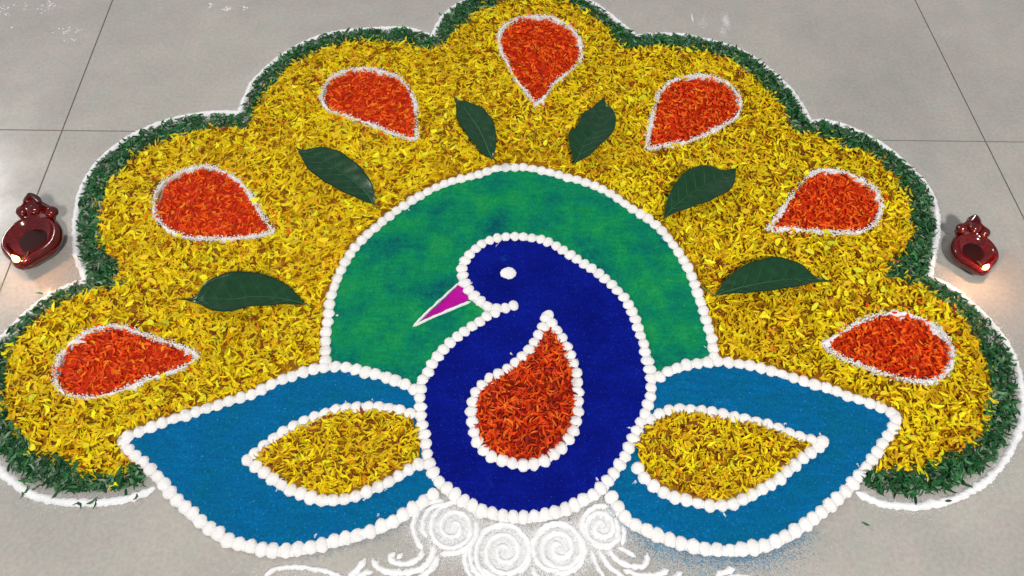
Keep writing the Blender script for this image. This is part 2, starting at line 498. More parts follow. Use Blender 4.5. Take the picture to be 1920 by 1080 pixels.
def fill_points(poly, density, holes=(), keep_off=(), gap=0.0):
    lo, hi = poly.min(0), poly.max(0)
    n = int(density * np.prod(hi - lo))
    p = rng.uniform(lo, hi, (n, 2))
    p = p[inside(p, poly)]
    for h in holes:
        p = p[~inside(p, h)]
    for path in keep_off:
        p = p[dist_to(p, path) > gap]
    return p


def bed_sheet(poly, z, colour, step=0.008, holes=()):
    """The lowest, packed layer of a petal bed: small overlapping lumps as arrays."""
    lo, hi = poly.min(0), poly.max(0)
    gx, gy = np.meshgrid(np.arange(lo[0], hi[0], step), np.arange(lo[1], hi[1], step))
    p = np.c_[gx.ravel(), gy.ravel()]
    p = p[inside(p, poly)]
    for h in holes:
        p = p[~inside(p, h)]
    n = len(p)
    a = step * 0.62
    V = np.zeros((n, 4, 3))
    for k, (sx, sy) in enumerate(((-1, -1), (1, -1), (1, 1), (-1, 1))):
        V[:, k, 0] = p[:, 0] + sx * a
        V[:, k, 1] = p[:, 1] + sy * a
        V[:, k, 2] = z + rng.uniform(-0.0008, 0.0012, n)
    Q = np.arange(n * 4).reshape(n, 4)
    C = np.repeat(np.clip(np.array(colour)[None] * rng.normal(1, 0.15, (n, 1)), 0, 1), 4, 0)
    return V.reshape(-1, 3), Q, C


def join(*sets):
    Vs, Qs, Cs, o = [], [], [], 0
    for V, Q, C in sets:
        Vs.append(V)
        Qs.append(Q + o)
        Cs.append(C)
        o += len(V)
    return np.vstack(Vs), np.vstack(Qs), np.vstack(Cs)


YEL = [(0.89, 0.70, 0.008), (0.70, 0.47, 0.007), (0.87, 0.59, 0.006), (0.92, 0.85, 0.014), (0.70, 0.29, 0.007), (0.64, 0.62, 0.014), (0.24, 0.055, 0.006)]
YEL_W = [29, 23, 19, 9, 7, 7, 9]
RED = [(0.90, 0.105, 0.004), (0.78, 0.052, 0.003), (0.95, 0.18, 0.008), (0.55, 0.018, 0.004), (0.97, 0.30, 0.015)]
RED_W = [34, 26, 18, 16, 6]
GRN = [(0.012, 0.100, 0.024), (0.007, 0.060, 0.016), (0.026, 0.145, 0.038), (0.17, 0.27, 0.17), (0.06, 0.19, 0.07)]
GRN_W = [34, 32, 16, 7, 7]


def petal_heap(name, poly, parent, pal, wts, z0, z1, dens=30000, length=0.0125, width=0.0034, keep=(), gap=0.0, holes=(), bed=None, kind='stuff', patches=True):
    p = fill_points(poly, dens, holes, keep, gap)
    mound = np.array([0.5 + 0.5 * n2(x, y, 18, 4) for x, y in p])
    z = z0 + (z1 - z0) * np.clip(rng.random(len(p)) * 0.65 + 0.35 * mound, 0, 1)
    sets = [straps(p, z, length, width, 0.30, 0.65, 0.10, pick(pal, wts, len(p), p if patches else None))]
    if bed is not None:
        sets.append(bed_sheet(poly, z0 - 0.0006, bed, 0.006, holes))
    V, Q, C = join(*sets)
    return quads_obj(name, V, Q, M_PETAL, parent, C, True, kind)


def blob_proto(seed, rings=5, segs=12, flat=0.85):
    V, Fc = [], []
    for r in range(rings):
        ph = PI / 2 * r / rings
        rad = math.cos(ph) ** 0.75 * (1 + 0.06 * r / rings)
        for s in range(segs):
            a = 2 * PI * s / segs
            k = 1 + 0.13 * noise.noise(Vector((math.cos(a) * 1.5 + seed * 5.3, math.sin(a) * 1.5, ph * 1.6))) + 0.06 * noise.noise(Vector((math.cos(a) * 3 + seed, math.sin(a) * 4, ph * 3)))
            V.append((rad * math.cos(a) * k, rad * math.sin(a) * k, flat * math.sin(ph) * k))
    V.append((0.04 * math.sin(seed), 0.04 * math.cos(seed), flat * (1 + 0.04 * math.sin(seed * 3))))
    for r in range(rings - 1):
        for s in range(segs):
            Fc.append((r * segs + s, r * segs + (s + 1) % segs, (r + 1) * segs + (s + 1) % segs, (r + 1) * segs + s))
    top = (rings - 1) * segs
    for s in range(segs):
        Fc.append((top + s, top + (s + 1) % segs, len(V) - 1))
    me = bpy.data.meshes.new('bead')
    me.from_pydata(V, [], Fc)
    me.polygons.foreach_set('use_smooth', [True] * len(me.polygons))
    me.materials.append(M_BEAD)
    return me


BEADS = [blob_proto(k) for k in range(12)]


def bead_row(path, parent, step, across=0.0096, height=0.0072, z=0.001, skew=0.0, smudge=None, sheet=0.0022):
    """Touching pinches of white powder set along a line, each one an object, on a low white bank."""
    pts = resample(path, step)
    for k, p in enumerate(pts):
        a, b2 = pts[max(k - 1, 0)], pts[min(k + 1, len(pts) - 1)]
        ang = math.atan2(b2[1] - a[1], b2[0] - a[0])
        o = bpy.data.objects.new('bead', random.choice(BEADS))
        o.parent = parent
        o.location = (p[0] + random.gauss(0, 0.0005), p[1] + random.gauss(0, 0.0005), z)
        o.scale = (step * 0.575 * random.gauss(1, 0.04), across * random.gauss(1, 0.06), height * random.gauss(1, 0.06))
        o.rotation_euler = (random.gauss(0, 0.06), random.gauss(0, 0.06), ang + skew + random.gauss(0, 0.10))
        COL.objects.link(o)
    V, Fc = ridge('x', path, across * 1.55, height * 0.62, M_WHITE, rough=0.12, z=z * 0.6, taper=True)
    mesh_obj('powder_bank', V, Fc, M_WHITE, parent)
    if smudge is not None:                                   # white crumbs dragged into the coloured powder
        c = along(path, 16, 0.0025)
        q = []
        for cc in c:
            d = rng.normal(0, 1, 2)
            d /= np.hypot(*d)
            n = rng.integers(8, 26)
            q.append(cc + d * (0.010 + 0.004 * rng.random((n, 1))) + rng.normal(0, 0.0008, (n, 2)))
        q = np.vstack(q)
        q = q[inside(q, smudge)]
        V, Q = grains(q, 0.0007, sheet)
        quads_obj('powder_crumbs', V, Q, M_WHITE, parent, None, False, 'stuff')


def ridge(name, path, width, height, mat, parent=None, step=0.003, z=0.0002, taper=True, rough=0.18, wfun=None):
    """A trickled line of powder: rounded ridge with an uneven edge."""
    p = resample(path, step)
    n = len(p)
    tg = np.gradient(p, axis=0)
    tg /= np.maximum(np.hypot(tg[:, 0], tg[:, 1]), 1e-9)[:, None]
    nr = np.c_[-tg[:, 1], tg[:, 0]]
    secs = np.array([-1, -0.72, -0.35, 0, 0.35, 0.72, 1.0])
    prof = np.array([0, 0.55, 0.92, 1.0, 0.92, 0.55, 0])
    V = []
    for k in range(n):
        w = width / 2
        if wfun:
            w *= wfun(k / (n - 1))
        e = min(k, n - 1 - k) / 3.0
        tp = min(1.0, 0.25 + e * 0.75) if taper else 1.0
        w1 = w * tp * (1 + rough * n2(p[k, 0], p[k, 1], 170, 1) * 1.6 + rough * n2(p[k, 0], p[k, 1], 420, 4))
        w2 = w * tp * (1 + rough * n2(p[k, 0], p[k, 1], 170, 7) * 1.6 + rough * n2(p[k, 0], p[k, 1], 420, 2))
        h = height * tp * (1 + 0.35 * n2(p[k, 0], p[k, 1], 140, 6))
        for s, q in zip(secs, prof):
            ww = w1 if s < 0 else w2
            V.append((p[k, 0] + nr[k, 0] * s * ww, p[k, 1] + nr[k, 1] * s * ww, z + h * q + 0.0004 * n2(p[k, 0] + s, p[k, 1], 300, 3) * q))
    m7 = len(secs)
    Fc = [(k * m7 + j, (k + 1) * m7 + j, (k + 1) * m7 + j + 1, k * m7 + j + 1) for k in range(n - 1) for j in range(m7 - 1)]
    Fc += [tuple(range(m7)), tuple(range((n - 1) * m7 + m7 - 1, (n - 1) * m7 - 1, -1))]
    return V, Fc


def merge_vf(parts):
    V, Fc = [], []
    for v, f in parts:
        o = len(V)
        V += v
        Fc += [tuple(i + o for i in q) for q in f]
    return V, Fc


def grains(pts, size, z=0.0004, zr=0.0):
    """Tiny four-sided crumbs as arrays."""
    n = len(pts)
    s = size * rng.uniform(0.5, 1.5, n)
    a = rng.uniform(0, 2 * PI, n)
    V = np.zeros((n, 4, 3))
    for k in range(3):
        V[:, k, 0] = pts[:, 0] + s * np.cos(a + k * 2.094)
        V[:, k, 1] = pts[:, 1] + s * np.sin(a + k * 2.094)
        V[:, k, 2] = z if np.isscalar(z) else z
    V[:, 3, 0], V[:, 3, 1] = pts[:, 0], pts[:, 1]
    V[:, 3, 2] = (z if np.isscalar(z) else z) + s * 0.45
    b4 = np.arange(n)[:, None, None] * 4
    Q = (b4 + np.array([[0, 1, 3], [1, 2, 3], [2, 0, 3]])[None]).reshape(-1, 3)
    return V.reshape(-1, 3), Q


def along(path, n, sigma):
    p = resample(path, 0.002)
    q = p[rng.integers(0, len(p), n)]
    return q + rng.normal(0, sigma, (n, 2))


# ------------------------------------------------------------------ outer white line and green border and yellow carpet
V, Fc = ridge('powder_line', line_w, 0.0118, 0.0042, M_WHITE, rough=0.32)
tag(mesh_obj('powder_line', V, Fc, M_WHITE), 'thin scalloped line of white powder that runs around the whole peacock tail', 'powder line')
ln = resample(line_w, 0.004)
V, Q = grains(np.vstack([along(line_w, 26000, 0.0060), along(line_w, 7000, 0.013)]), 0.00048, 0.0003)
quads_obj('powder_dust', V, Q, M_WHITE, None, None, False, 'stuff')['label'] = 'faint white powder dust beside the outer scalloped line'

line_poly = np.vstack([line_w, PP([(1640, 857), (1500, 800), (500, 800), (240, 843)])])
holes = [yellow_w, lw_poly, rw_poly]
p = fill_points(line_poly, 80000, holes, [line_w], 0.0074)
# the shredded leaves thin out towards the white line where the photograph shows bare floor
d = dist_to(p, line_w)
bare = np.array([n2(x, y, 9, 5) for x, y in p])
p = p[(d > 0.0068 + 0.006 * bare) | (rng.random(len(p)) < 0.15)]
low = (p[:, 1] < P(0, 760)[1]) | ((p[:, 1] < P(0, 600)[1]) & (p[:, 0] > 0))
dd = dist_to(p, line_w)
p = p[~(low & (dd < 0.0090 + 0.006 * np.clip((P(0, 640)[1] - p[:, 1]) / 0.2, 0, 1)) & (rng.random(len(p)) < 0.93))]
edge = fill_points(line_poly, 36000, [lw_poly, rw_poly], [line_w], 0.02)
edge = edge[dist_to(edge, yellow_w) < 0.004]
edge = edge[rng.random(len(edge)) < 0.5]
p = np.vstack([p, edge])
z = 0.001 + 0.010 * rng.random(len(p))
V, Q, C = straps(p, z, 0.0130, 0.0034, 0.28, 0.7, 0.06, pick(GRN, GRN_W, len(p), p))
o = quads_obj('shredded_leaves', V, Q, M_SHRED, None, C, True, 'stuff')
tag(o, 'dark green shredded leaves banked along the scalloped edge of the tail', 'shredded leaves')

holes_y = [lw_poly, rw_poly, disc_poly, body_w] + drops_w
top_edges = [arc_w, lw_w, rw_w]
p = fill_points(yellow_w, 47000, holes_y, top_edges, 0.010)
stray = along(np.vstack([yellow_w]), 900, 0.006)
for h in (lw_poly, rw_poly, disc_poly):
    stray = stray[~inside(stray, h)]
dl = np.min([dist_to(stray, q) for q in top_edges], axis=0)
stray = stray[dl > 0.01]
p = np.vstack([p, stray])
mound = np.array([0.5 + 0.5 * n2(x, y, 18, 4) for x, y in p])
z = 0.002 + 0.010 * np.clip(rng.random(len(p)) * 0.65 + 0.35 * mound, 0, 1)
big = straps(p, z, 0.0148, 0.0038, 0.30, 0.65, 0.10, pick(YEL, YEL_W, len(p), p))
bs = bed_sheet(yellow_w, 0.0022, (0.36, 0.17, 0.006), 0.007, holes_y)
# a few pale whole petals and stray orange ones lie on top
w_ = fill_points(yellow_w, 620, holes_y, top_edges, 0.012)
wide = straps(w_, np.full(len(w_), 0.0135), 0.0140, 0.0062, 0.15, 0.3, 0.10, pick([(0.90, 0.82, 0.02), (0.72, 0.78, 0.03), (0.85, 0.62, 0.02)], [5, 2, 3], len(w_)))
so = np.vstack([along(d_, 34, 0.016) for d_ in drops_w])
so = so[inside(so, yellow_w)]
stray_o = straps(so, np.full(len(so), 0.0135), 0.010, 0.003, 0.2, 0.5, 0.1, pick(RED, RED_W, len(so)))
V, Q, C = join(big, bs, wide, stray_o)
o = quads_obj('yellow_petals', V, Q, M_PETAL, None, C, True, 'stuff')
tag(o, 'thick carpet of loose yellow marigold petals filling the fanned tail', 'petals')

# ------------------------------------------------------------------ the seven orange drops
DROP_LABELS = [
    'orange petal drop lowest on the left, pointing right above the left blue wing',
    'orange petal drop nearest the left lamp, second up from the left wing',
    'orange petal drop at upper left, between the top drop and the left lamp drop',
    'orange petal drop at the very top of the tail, pointing straight down',
    'orange petal drop at upper right, right of the upright leaf beside the top drop',
    'orange petal drop nearest the right lamp, above the long flat right leaf',
    'orange petal drop lowest on the right, pointing left above the right blue wing']
for k, (dw, lab) in enumerate(zip(drops_w, DROP_LABELS)):
    c = dw.mean(0)
    t = thing('teardrop_motif', lab, 'petal drop', (*c, 0), 'orange teardrop motifs in the tail')
    loc = dw - c
    inner = loc * 0.94
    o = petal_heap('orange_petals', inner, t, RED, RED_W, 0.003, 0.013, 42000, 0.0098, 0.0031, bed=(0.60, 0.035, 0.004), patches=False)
    o.location.z = 0.0012
    # ragged white powder round it, thick in places and broken in others
    q = resample(loc, 0.0009, True)
    dens = np.array([0.60 + 1.3 * n2(x, y, 30, 11 + k) for x, y in q])
    q = np.repeat(q, 4, 0)
    dens = np.repeat(dens, 4)
    q = q[rng.random(len(q)) < np.clip(dens, 0.12, 1)]
    q = q + rng.normal(0, 0.0026, q.shape)
    V, Q = grains(q, 0.0014, 0.0085 + 0.0050 * rng.random(len(q)))
    quads_obj('powder_outline', V, Q, M_WHITE, t, None, False)
    V, Fc = ridge('x', np.vstack([loc, loc[:1]]), 0.0068, 0.0105, M_WHITE, rough=0.9, z=0.0005, taper=False, wfun=lambda u, k=k: max(0.08, 0.85 + 2.3 * n2(math.cos(u * 2 * PI) * 1.6, math.sin(u * 2 * PI) * 1.6, 1.7, 3 + k)))
    mesh_obj('powder_bank', V, Fc, M_WHITE, t)

# ------------------------------------------------------------------ green half disc behind the peacock
disc = thing('powder_disc', 'mottled green powder half disc with a beaded white rim behind the peacock', 'powder disc')
powder_sheet('green_powder', disc_poly, 0.0020, M_GREEN, disc)
bead_row(arc_w, disc, 0.0166, smudge=disc_poly)

# ------------------------------------------------------------------ wings
for wp, wl, ip, il, lab in ((lw_poly, lw_w, li_poly, li_w, 'left blue powder wing with yellow petal eye, tip pointing to the lower left'),
                            (rw_poly, rw_w, ri_poly, ri_w, 'right blue powder wing with yellow petal eye, tip pointing to the right edge')):
    t = thing('powder_wing', lab, 'wing', group='blue wings of the peacock')
    powder_sheet('blue_powder', wp, 0.0034, M_SKY, t)
    bead_row(wl, t, 0.0160, 0.0100, sheet=0.0036, smudge=wp, z=0.0016)
    bead_row(il, t, 0.0160, 0.0095, z=0.0030, sheet=0.0036, smudge=wp)
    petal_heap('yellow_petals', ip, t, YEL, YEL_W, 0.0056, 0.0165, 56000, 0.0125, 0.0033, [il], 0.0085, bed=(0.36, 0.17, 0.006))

# ------------------------------------------------------------------ peacock
pk = thing('powder_peacock', 'deep blue powder peacock with magenta beak and an orange petal drop on its chest', 'peacock')
powder_sheet('body', body_w, 0.0050, M_NAVY, pk, 0.005)
bead_row(body_w, pk, 0.0146, 0.0100, z=0.0030, sheet=0.0052, smudge=body_w)
bead_row(chest_w[:-3], pk, 0.0155, 0.0100, z=0.0044, sheet=0.0052, smudge=body_w)
petal_heap('chest_petals', chest_w, pk, [(0.80, 0.075, 0.006), (0.60, 0.030, 0.004), (0.88, 0.17, 0.01), (0.25, 0.010, 0.004)], [36, 24, 18, 13], 0.0076, 0.0170, 56000, 0.0120, 0.0028, [chest_w], 0.0070, bed=(0.32, 0.015, 0.004), patches=False)
eye = bpy.data.objects.new('eye', BEADS[2])
eye.parent = pk
eye.location = (*P(953, 512, 0.005), 0.0045)
eye.scale = (0.0135, 0.0118, 0.0050)
COL.objects.link(eye)
beak = powder_sheet('beak', resample(PP([(783, 608), (822, 571), (862, 533), (872, 548), (880, 564), (830, 586)]), 0.002, True), 0.0045, M_PINK, pk, 0.003, 0.0004)
V, Fc = merge_vf([ridge('x', catmull(PP([(774, 614), (800, 588), (829, 561), (862, 531)])), 0.0042, 0.0060, M_WHITE, step=0.002, rough=0.10),
                  ridge('x', catmull(PP([(773, 614), (810, 597), (850, 580), (884, 566)])), 0.0046, 0.0060, M_WHITE, step=0.002, rough=0.10)])
mesh_obj('beak_outline', V, Fc, M_WHITE, beak)

# ------------------------------------------------------------------ six whole leaves lying on the petals
def leaf(tip, base, e1, e2, label, stem=None, mid_bias=0.5, arch=0.010, seed=0, zb=0.0118):
    """Folded glossy leaf between two traced edges."""
    A = catmull([tip] + e1 + [base], False, 12)
    B = catmull([tip] + e2 + [base], False, 12)
    A, B = PP(A, zb + 0.006), PP(B, zb + 0.006)
    n = 41
    A, B = resample(A, 1e9 if False else 0.001), resample(B, 0.001)
    ia = np.linspace(0, len(A) - 1, n)
    ib = np.linspace(0, len(B) - 1, n)
    A = np.c_[np.interp(ia, range(len(A)), A[:, 0]), np.interp(ia, range(len(A)), A[:, 1])]
    B = np.c_[np.interp(ib, range(len(B)), B[:, 0]), np.interp(ib, range(len(B)), B[:, 1])]
    c = (A[n // 2] + B[n // 2]) / 2
    t = thing('leaf', label, 'leaf', (*c, 0), 'whole green leaves laid in the tail')
    K = 12

    def pt(u, v, dz=0.0):
        """u along the leaf 0..1, v across 0..1"""
        i = min(u * (n - 1), n - 1.0001)
        k = int(i)
        f = i - k
        a = A[k] * (1 - f) + A[k + 1] * f
        b = B[k] * (1 - f) + B[k + 1] * f
        mid = a * (1 - mid_bias) + b * mid_bias
        mid = mid + (np.array([0.0, 1.0]) * 0.0)
        s = (v - 0.5) * 2
        q = mid + (b - mid) * s if s > 0 else mid + (a - mid) * (-s)
        w = np.hypot(*(b - a))
        zz = zb + 0.004 + abs(s) ** 0.9 * w * 0.20 - (s * s) * w * 0.07
        zz += arch * (1 - (2 * u - 1) ** 2) * 0.35 + 0.0035 * math.sin(u * 5 + seed)
        ph = u * 9.5 - abs(s) * 1.25
        zz += -0.0017 * abs(math.sin(PI * ph)) ** 0.5 * min(1, abs(s) * 4) * (1 - abs(s) ** 4) + 0.0017 + 0.0010 * math.sin(u * 31 + seed) * abs(s) ** 3
        return (q[0] - c[0], q[1] - c[1], zz + dz)

    def surface(us, vs, th):
        V, nu, nv = [], len(us), len(vs)
        for top in (0, 1):
            for u in us:
                for v in vs:
                    V.append(pt(u, v, 0 if top else -th))
        Fc = []
        o = nu * nv
        for i in range(nu - 1):
            for j in range(nv - 1):
                a, b, c2, d2 = i * nv + j, (i + 1) * nv + j, (i + 1) * nv + j + 1, i * nv + j + 1
                Fc.append((a, d2, c2, b))
                Fc.append((o + a, o + b, o + c2, o + d2))
        for i in range(nu - 1):
            for j in (0, nv - 1):
                a, b = i * nv + j, (i + 1) * nv + j
                Fc.append((a, b, o + b, o + a))
        return V, Fc
    V, Fc = surface(np.linspace(0, 1, 77), np.linspace(0, 1, 15), 0.0005)
    mesh_obj('blade', V, Fc, M_LEAF, t)

    def strip(path, w, hgt):
        V, Fc = [], []
        for k, q in enumerate(path):
            q = Vector(q)
            a = Vector(path[max(k - 1, 0)])
            b = Vector(path[min(k + 1, len(path) - 1)])
            d = (b - a)
            nn = Vector((-d.y, d.x, 0)).normalized() * w * (1 - 0.75 * k / len(path))
            V += [tuple(q - nn + Vector((0, 0, -0.0002))), tuple(q + Vector((0, 0, hgt))), tuple(q + nn + Vector((0, 0, -0.0002)))]
        for k in range(len(path) - 1):
            for j in (0, 1):
                Fc.append((k * 3 + j, (k + 1) * 3 + j, (k + 1) * 3 + j + 1, k * 3 + j + 1))
        return V, Fc
    V, Fc = strip([pt(u, 0.5, 0.0003) for u in np.linspace(1, 0.03, 40)], 0.0013, 0.0009)
    mesh_obj('midrib', V, Fc, M_VEIN, t)
    vs = []
    for k in range(1, 9):
        for sg in (-1, 1):
            u0 = 0.97 - k * 0.105
            path = []
            for j in range(10):
                s = j / 9 * 0.93
                path.append(pt(max(0.01, u0 - 0.132 * s * (1 if True else 0)), 0.5 + sg * s / 2, 0.0003))
            vs.append(strip(path, 0.0006, 0.0003))
    V, Fc = merge_vf(vs)
    mesh_obj('side_veins', V, Fc, M_VEIN, t)
    if stem:
        b3 = Vector(pt(1, 0.5, 0))
        s2 = P(*stem, zb)
        e = Vector((s2[0] - c[0], s2[1] - c[1], zb))
        V, Fc = [], []
        for k in range(7):
            q = b3.lerp(e, k / 6) + Vector((0, 0, -0.002 * math.sin(PI * k / 6)))
            d = (e - b3).normalized()
            nx = Vector((-d.y, d.x, 0)).normalized()
            for j in range(6):
                a = j * PI / 3
                V.append(tuple(q + nx * 0.0012 * math.cos(a) + Vector((0, 0, 0.0012 * math.sin(a)))))
        for k in range(6):
            for j in range(6):
                Fc.append((k * 6 + j, k * 6 + (j + 1) % 6, (k + 1) * 6 + (j + 1) % 6, (k + 1) * 6 + j))
        mesh_obj('stem', V, Fc, M_STEM, t)
    return t


leaf((333, 562), (572, 569), [(352, 563), (370, 558), (393, 534), (433, 519), (477, 516), (520, 526), (552, 547)], [(352, 566), (373, 574), (400, 587), (430, 592), (467, 581), (517, 574)],
     'broad dark leaf lying flat above the lowest left orange drop', (584, 574), 0.62, 0.010, 1)
leaf((556, 279), (703, 386), [(568, 283), (587, 282), (613, 282), (640, 291), (667, 309), (688, 331), (702, 358)], [(567, 300), (580, 323), (606, 343), (640, 362), (672, 376)],
     'dark leaf slanting down to the right, just outside the upper left green disc rim', (712, 392), 0.42, 0.010, 2)
leaf((850, 178), (925, 301), [(861, 188), (875, 192), (900, 203), (922, 227), (930, 253), (930, 280)], [(856, 198), (857, 225), (873, 254), (893, 280), (910, 296)],
     'smaller smooth upright leaf with pointed tip, lower left of the top orange drop', None, 0.5, 0.008, 3)
leaf((1133, 180), (1076, 308), [(1138, 196), (1149, 207), (1154, 228), (1148, 256), (1122, 283), (1100, 300)], [(1112, 202), (1090, 222), (1082, 245), (1066, 258), (1066, 274), (1072, 294)],
     'upright leaf with a torn left edge, lower right of the top orange drop', None, 0.5, 0.008, 4)
leaf((1381, 312), (1243, 410), [(1357, 321), (1333, 317), (1300, 323), (1272, 342), (1252, 372), (1247, 396)], [(1377, 340), (1366, 364), (1333, 384), (1300, 394), (1265, 402)],
     'dark leaf slanting down to the left, just outside the upper right green disc rim', None, 0.5, 0.010, 5)
leaf((1566, 527), (1343, 551), [(1548, 526), (1533, 523), (1520, 516), (1493, 500), (1457, 491), (1413, 496), (1380, 510), (1357, 529)], [(1530, 532), (1513, 538), (1480, 547), (1430, 553), (1380, 552)],
     'long flat dark leaf between the green disc and the drop nearest the right lamp', (1317, 538), 0.66, 0.010, 6)


# ------------------------------------------------------------------ white scroll work below the peacock
def spiral(cx, cy, r, turns, start=0.0, ccw=1, squash=1.0, r0=0.003):
    c = np.array(P(cx, cy))
    k = np.linspace(0, 1, 90)
    a = start + ccw * k * turns * 2 * PI
    rr = r0 + (r - r0) * k ** 0.9
    return np.c_[c[0] + rr * np.cos(a), c[1] + rr * np.sin(a) * squash]


def arc_px(pts):
    return catmull(PP(pts), False, 8)


def scroll(name, label, cat, paths, group, w=0.0078):
    V, Fc = merge_vf([ridge('x', q, w * random.uniform(0.9, 1.1), 0.0036, M_WHITE, step=0.0018, rough=0.32) for q in paths])
    return tag(mesh_obj(name, V, Fc, M_WHITE), label, cat, group)


GR = 'white powder roses below the peacock'
scroll('powder_rose', 'small white powder rose at the left end of the row under the peacock', 'powder rose',
       [spiral(850, 988, 0.036, 2.3, 2.2, -1), arc_px([(838, 946), (812, 950), (796, 968), (793, 990), (800, 1008)]),
        arc_px([(832, 938), (800, 944), (780, 962), (775, 985), (780, 1008), (792, 1030)]),
        arc_px([(892, 975), (893, 1000), (880, 1022), (855, 1036), (825, 1038)])], GR)
scroll('powder_rose', 'large white powder rose left of centre with coiled heart under the peacock', 'powder rose',
       [spiral(946, 1033, 0.040, 2.6, 0.5, 1), arc_px([(900, 1000), (918, 990), (940, 986), (962, 988)]), arc_px([(978, 996), (990, 1015), (992, 1040), (985, 1062), (970, 1074)]),
        arc_px([(890, 1008), (882, 1030), (883, 1054), (894, 1074), (905, 1084)]), arc_px([(875, 1025), (872, 1050), (880, 1078), (890, 1090)]),
        arc_px([(900, 1062), (920, 1078), (950, 1086), (980, 1084)])], GR)
scroll('powder_rose', 'large white powder rose right of centre with coiled heart under the peacock', 'powder rose',
       [spiral(1049, 1027, 0.036, 2.4, 1.0, 1), arc_px([(1008, 1006), (1020, 990), (1042, 983), (1064, 987)]), arc_px([(1082, 1000), (1093, 1018), (1094, 1040), (1084, 1060), (1064, 1072), (1040, 1076)]),
        arc_px([(1002, 1040), (1012, 1058), (1030, 1068), (1052, 1070)]), arc_px([(1000, 1062), (1004, 1076), (1016, 1086)])], GR)
scroll('powder_rose', 'small white powder rose at the right end of the row under the peacock', 'powder rose',
       [spiral(1128, 988, 0.026, 1.9, 0.3, 1), arc_px([(1095, 1005), (1092, 980), (1102, 958), (1122, 948), (1140, 950)]), arc_px([(1152, 970), (1158, 990), (1156, 1008), (1146, 1022)]),
        arc_px([(1166, 985), (1170, 1002), (1166, 1022)]), arc_px([(1108, 1012), (1120, 1024), (1138, 1026), (1150, 1020)])], GR)
GS = 'white powder tendrils trailing from the roses'
scroll('powder_tendril', 'white powder tendril curling down to the left from the leftmost rose', 'powder tendril',
       [arc_px([(792, 1030), (786, 1046), (765, 1056), (742, 1056), (733, 1044), (742, 1036)]),
        arc_px([(815, 1020), (808, 1046), (788, 1066), (755, 1074), (722, 1070), (703, 1058), (700, 1046)]),
        arc_px([(822, 1040), (810, 1064), (785, 1084), (750, 1094)]), arc_px([(756, 1036), (750, 1042), (744, 1048)])], GS, 0.0082)
scroll('powder_tendril', 'white powder tendril with forked end low on the left below the blue wing', 'powder tendril',
       [arc_px([(686, 1046), (676, 1060), (664, 1074), (650, 1090)]), arc_px([(700, 1072), (682, 1076), (662, 1088)])], GS, 0.0085)
scroll('powder_tendril', 'faint white powder arch cut by the bottom edge below the left wing', 'powder tendril',
       [arc_px([(495, 1094), (502, 1076), (520, 1066), (548, 1063), (580, 1065), (615, 1072), (650, 1086)])], GS, 0.0075)
scroll('powder_tendril', 'white powder tendril trailing down to the right with an upturned hooked end', 'powder tendril',
       [arc_px([(1140, 1028), (1155, 1048), (1180, 1060), (1204, 1062), (1212, 1052), (1214, 1036)]),
        arc_px([(1158, 1026), (1176, 1034), (1192, 1044)]),
        arc_px([(1122, 1030), (1138, 1056), (1160, 1076), (1185, 1092)]), arc_px([(1108, 1030), (1118, 1058), (1134, 1084)])], GS, 0.0068)
scroll('powder_tendril', 'short white powder tendril low on the right under the hooked one', 'powder tendril',
       [arc_px([(1168, 1068), (1200, 1078), (1230, 1078), (1254, 1068)]), arc_px([(1262, 1090), (1272, 1078), (1280, 1072)])], GS, 0.0075)
scroll('powder_tendril', 'short white powder streak at the bottom edge below the right blue wing', 'powder tendril',
       [arc_px([(1342, 1082), (1355, 1073), (1378, 1066)]), arc_px([(1350, 1090), (1385, 1082), (1420, 1086)])], GS, 0.0080)

# powder dust that fell round the scrolls, the wings and on the floor; painted floor glints
c_ = np.vstack([np.array(P(x, y)) + rng.normal(0, 1, (n, 2)) * np.array(sg) for x, y, n, sg in
                ((850, 990, 24000, (0.020, 0.020)), (946, 1033, 34000, (0.024, 0.024)), (1049, 1028, 30000, (0.022, 0.022)), (1128, 990, 20000, (0.017, 0.020)), (790, 970, 5000, (0.014, 0.02)),
                 (760, 1060, 1200, (0.035, 0.014)), (1180, 1060, 900, (0.04, 0.012)), (560, 1075, 900, (0.05, 0.008)), (1200, 1010, 500, (0.04, 0.01)),
                 (1400, 1075, 500, (0.06, 0.012)), (1570, 1020, 160, (0.03, 0.02)))])
c_ = c_[~inside(c_, lw_poly) & ~inside(c_, rw_poly) & ~inside(c_, body_w)]
c2 = np.vstack([along(lw_w, 1200, 0.008), along(rw_w, 1200, 0.008)])
V, Q = grains(np.vstack([c_, c2]), 0.00045, 0.0003)
quads_obj('powder_dust', V, Q, M_WHITE, None, None, False, 'stuff')['label'] = 'fine white powder dust around the roses below the peacock'
sp = []  # white grains painted in for glints of light on the polished tiles
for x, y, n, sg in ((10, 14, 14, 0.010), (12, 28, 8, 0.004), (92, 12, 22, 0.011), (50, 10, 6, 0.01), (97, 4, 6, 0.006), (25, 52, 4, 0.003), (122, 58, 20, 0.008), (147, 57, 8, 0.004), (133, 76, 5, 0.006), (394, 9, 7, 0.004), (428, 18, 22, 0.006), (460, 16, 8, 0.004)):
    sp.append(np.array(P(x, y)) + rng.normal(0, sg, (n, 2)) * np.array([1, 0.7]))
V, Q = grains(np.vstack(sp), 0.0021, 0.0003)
quads_obj('painted_glints', V, Q, M_WHITE, None, None, False, 'stuff')['label'] = 'scattered painted glints of light on the tiles at the upper left'
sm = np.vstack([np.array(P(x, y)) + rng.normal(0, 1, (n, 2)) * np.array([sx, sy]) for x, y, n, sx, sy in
                ((1298, 34, 420, 0.0008, 0.007), (1318, 42, 700, 0.008, 0.012), (1361, 40, 1300, 0.004, 0.013), (1355, 60, 400, 0.004, 0.008))])
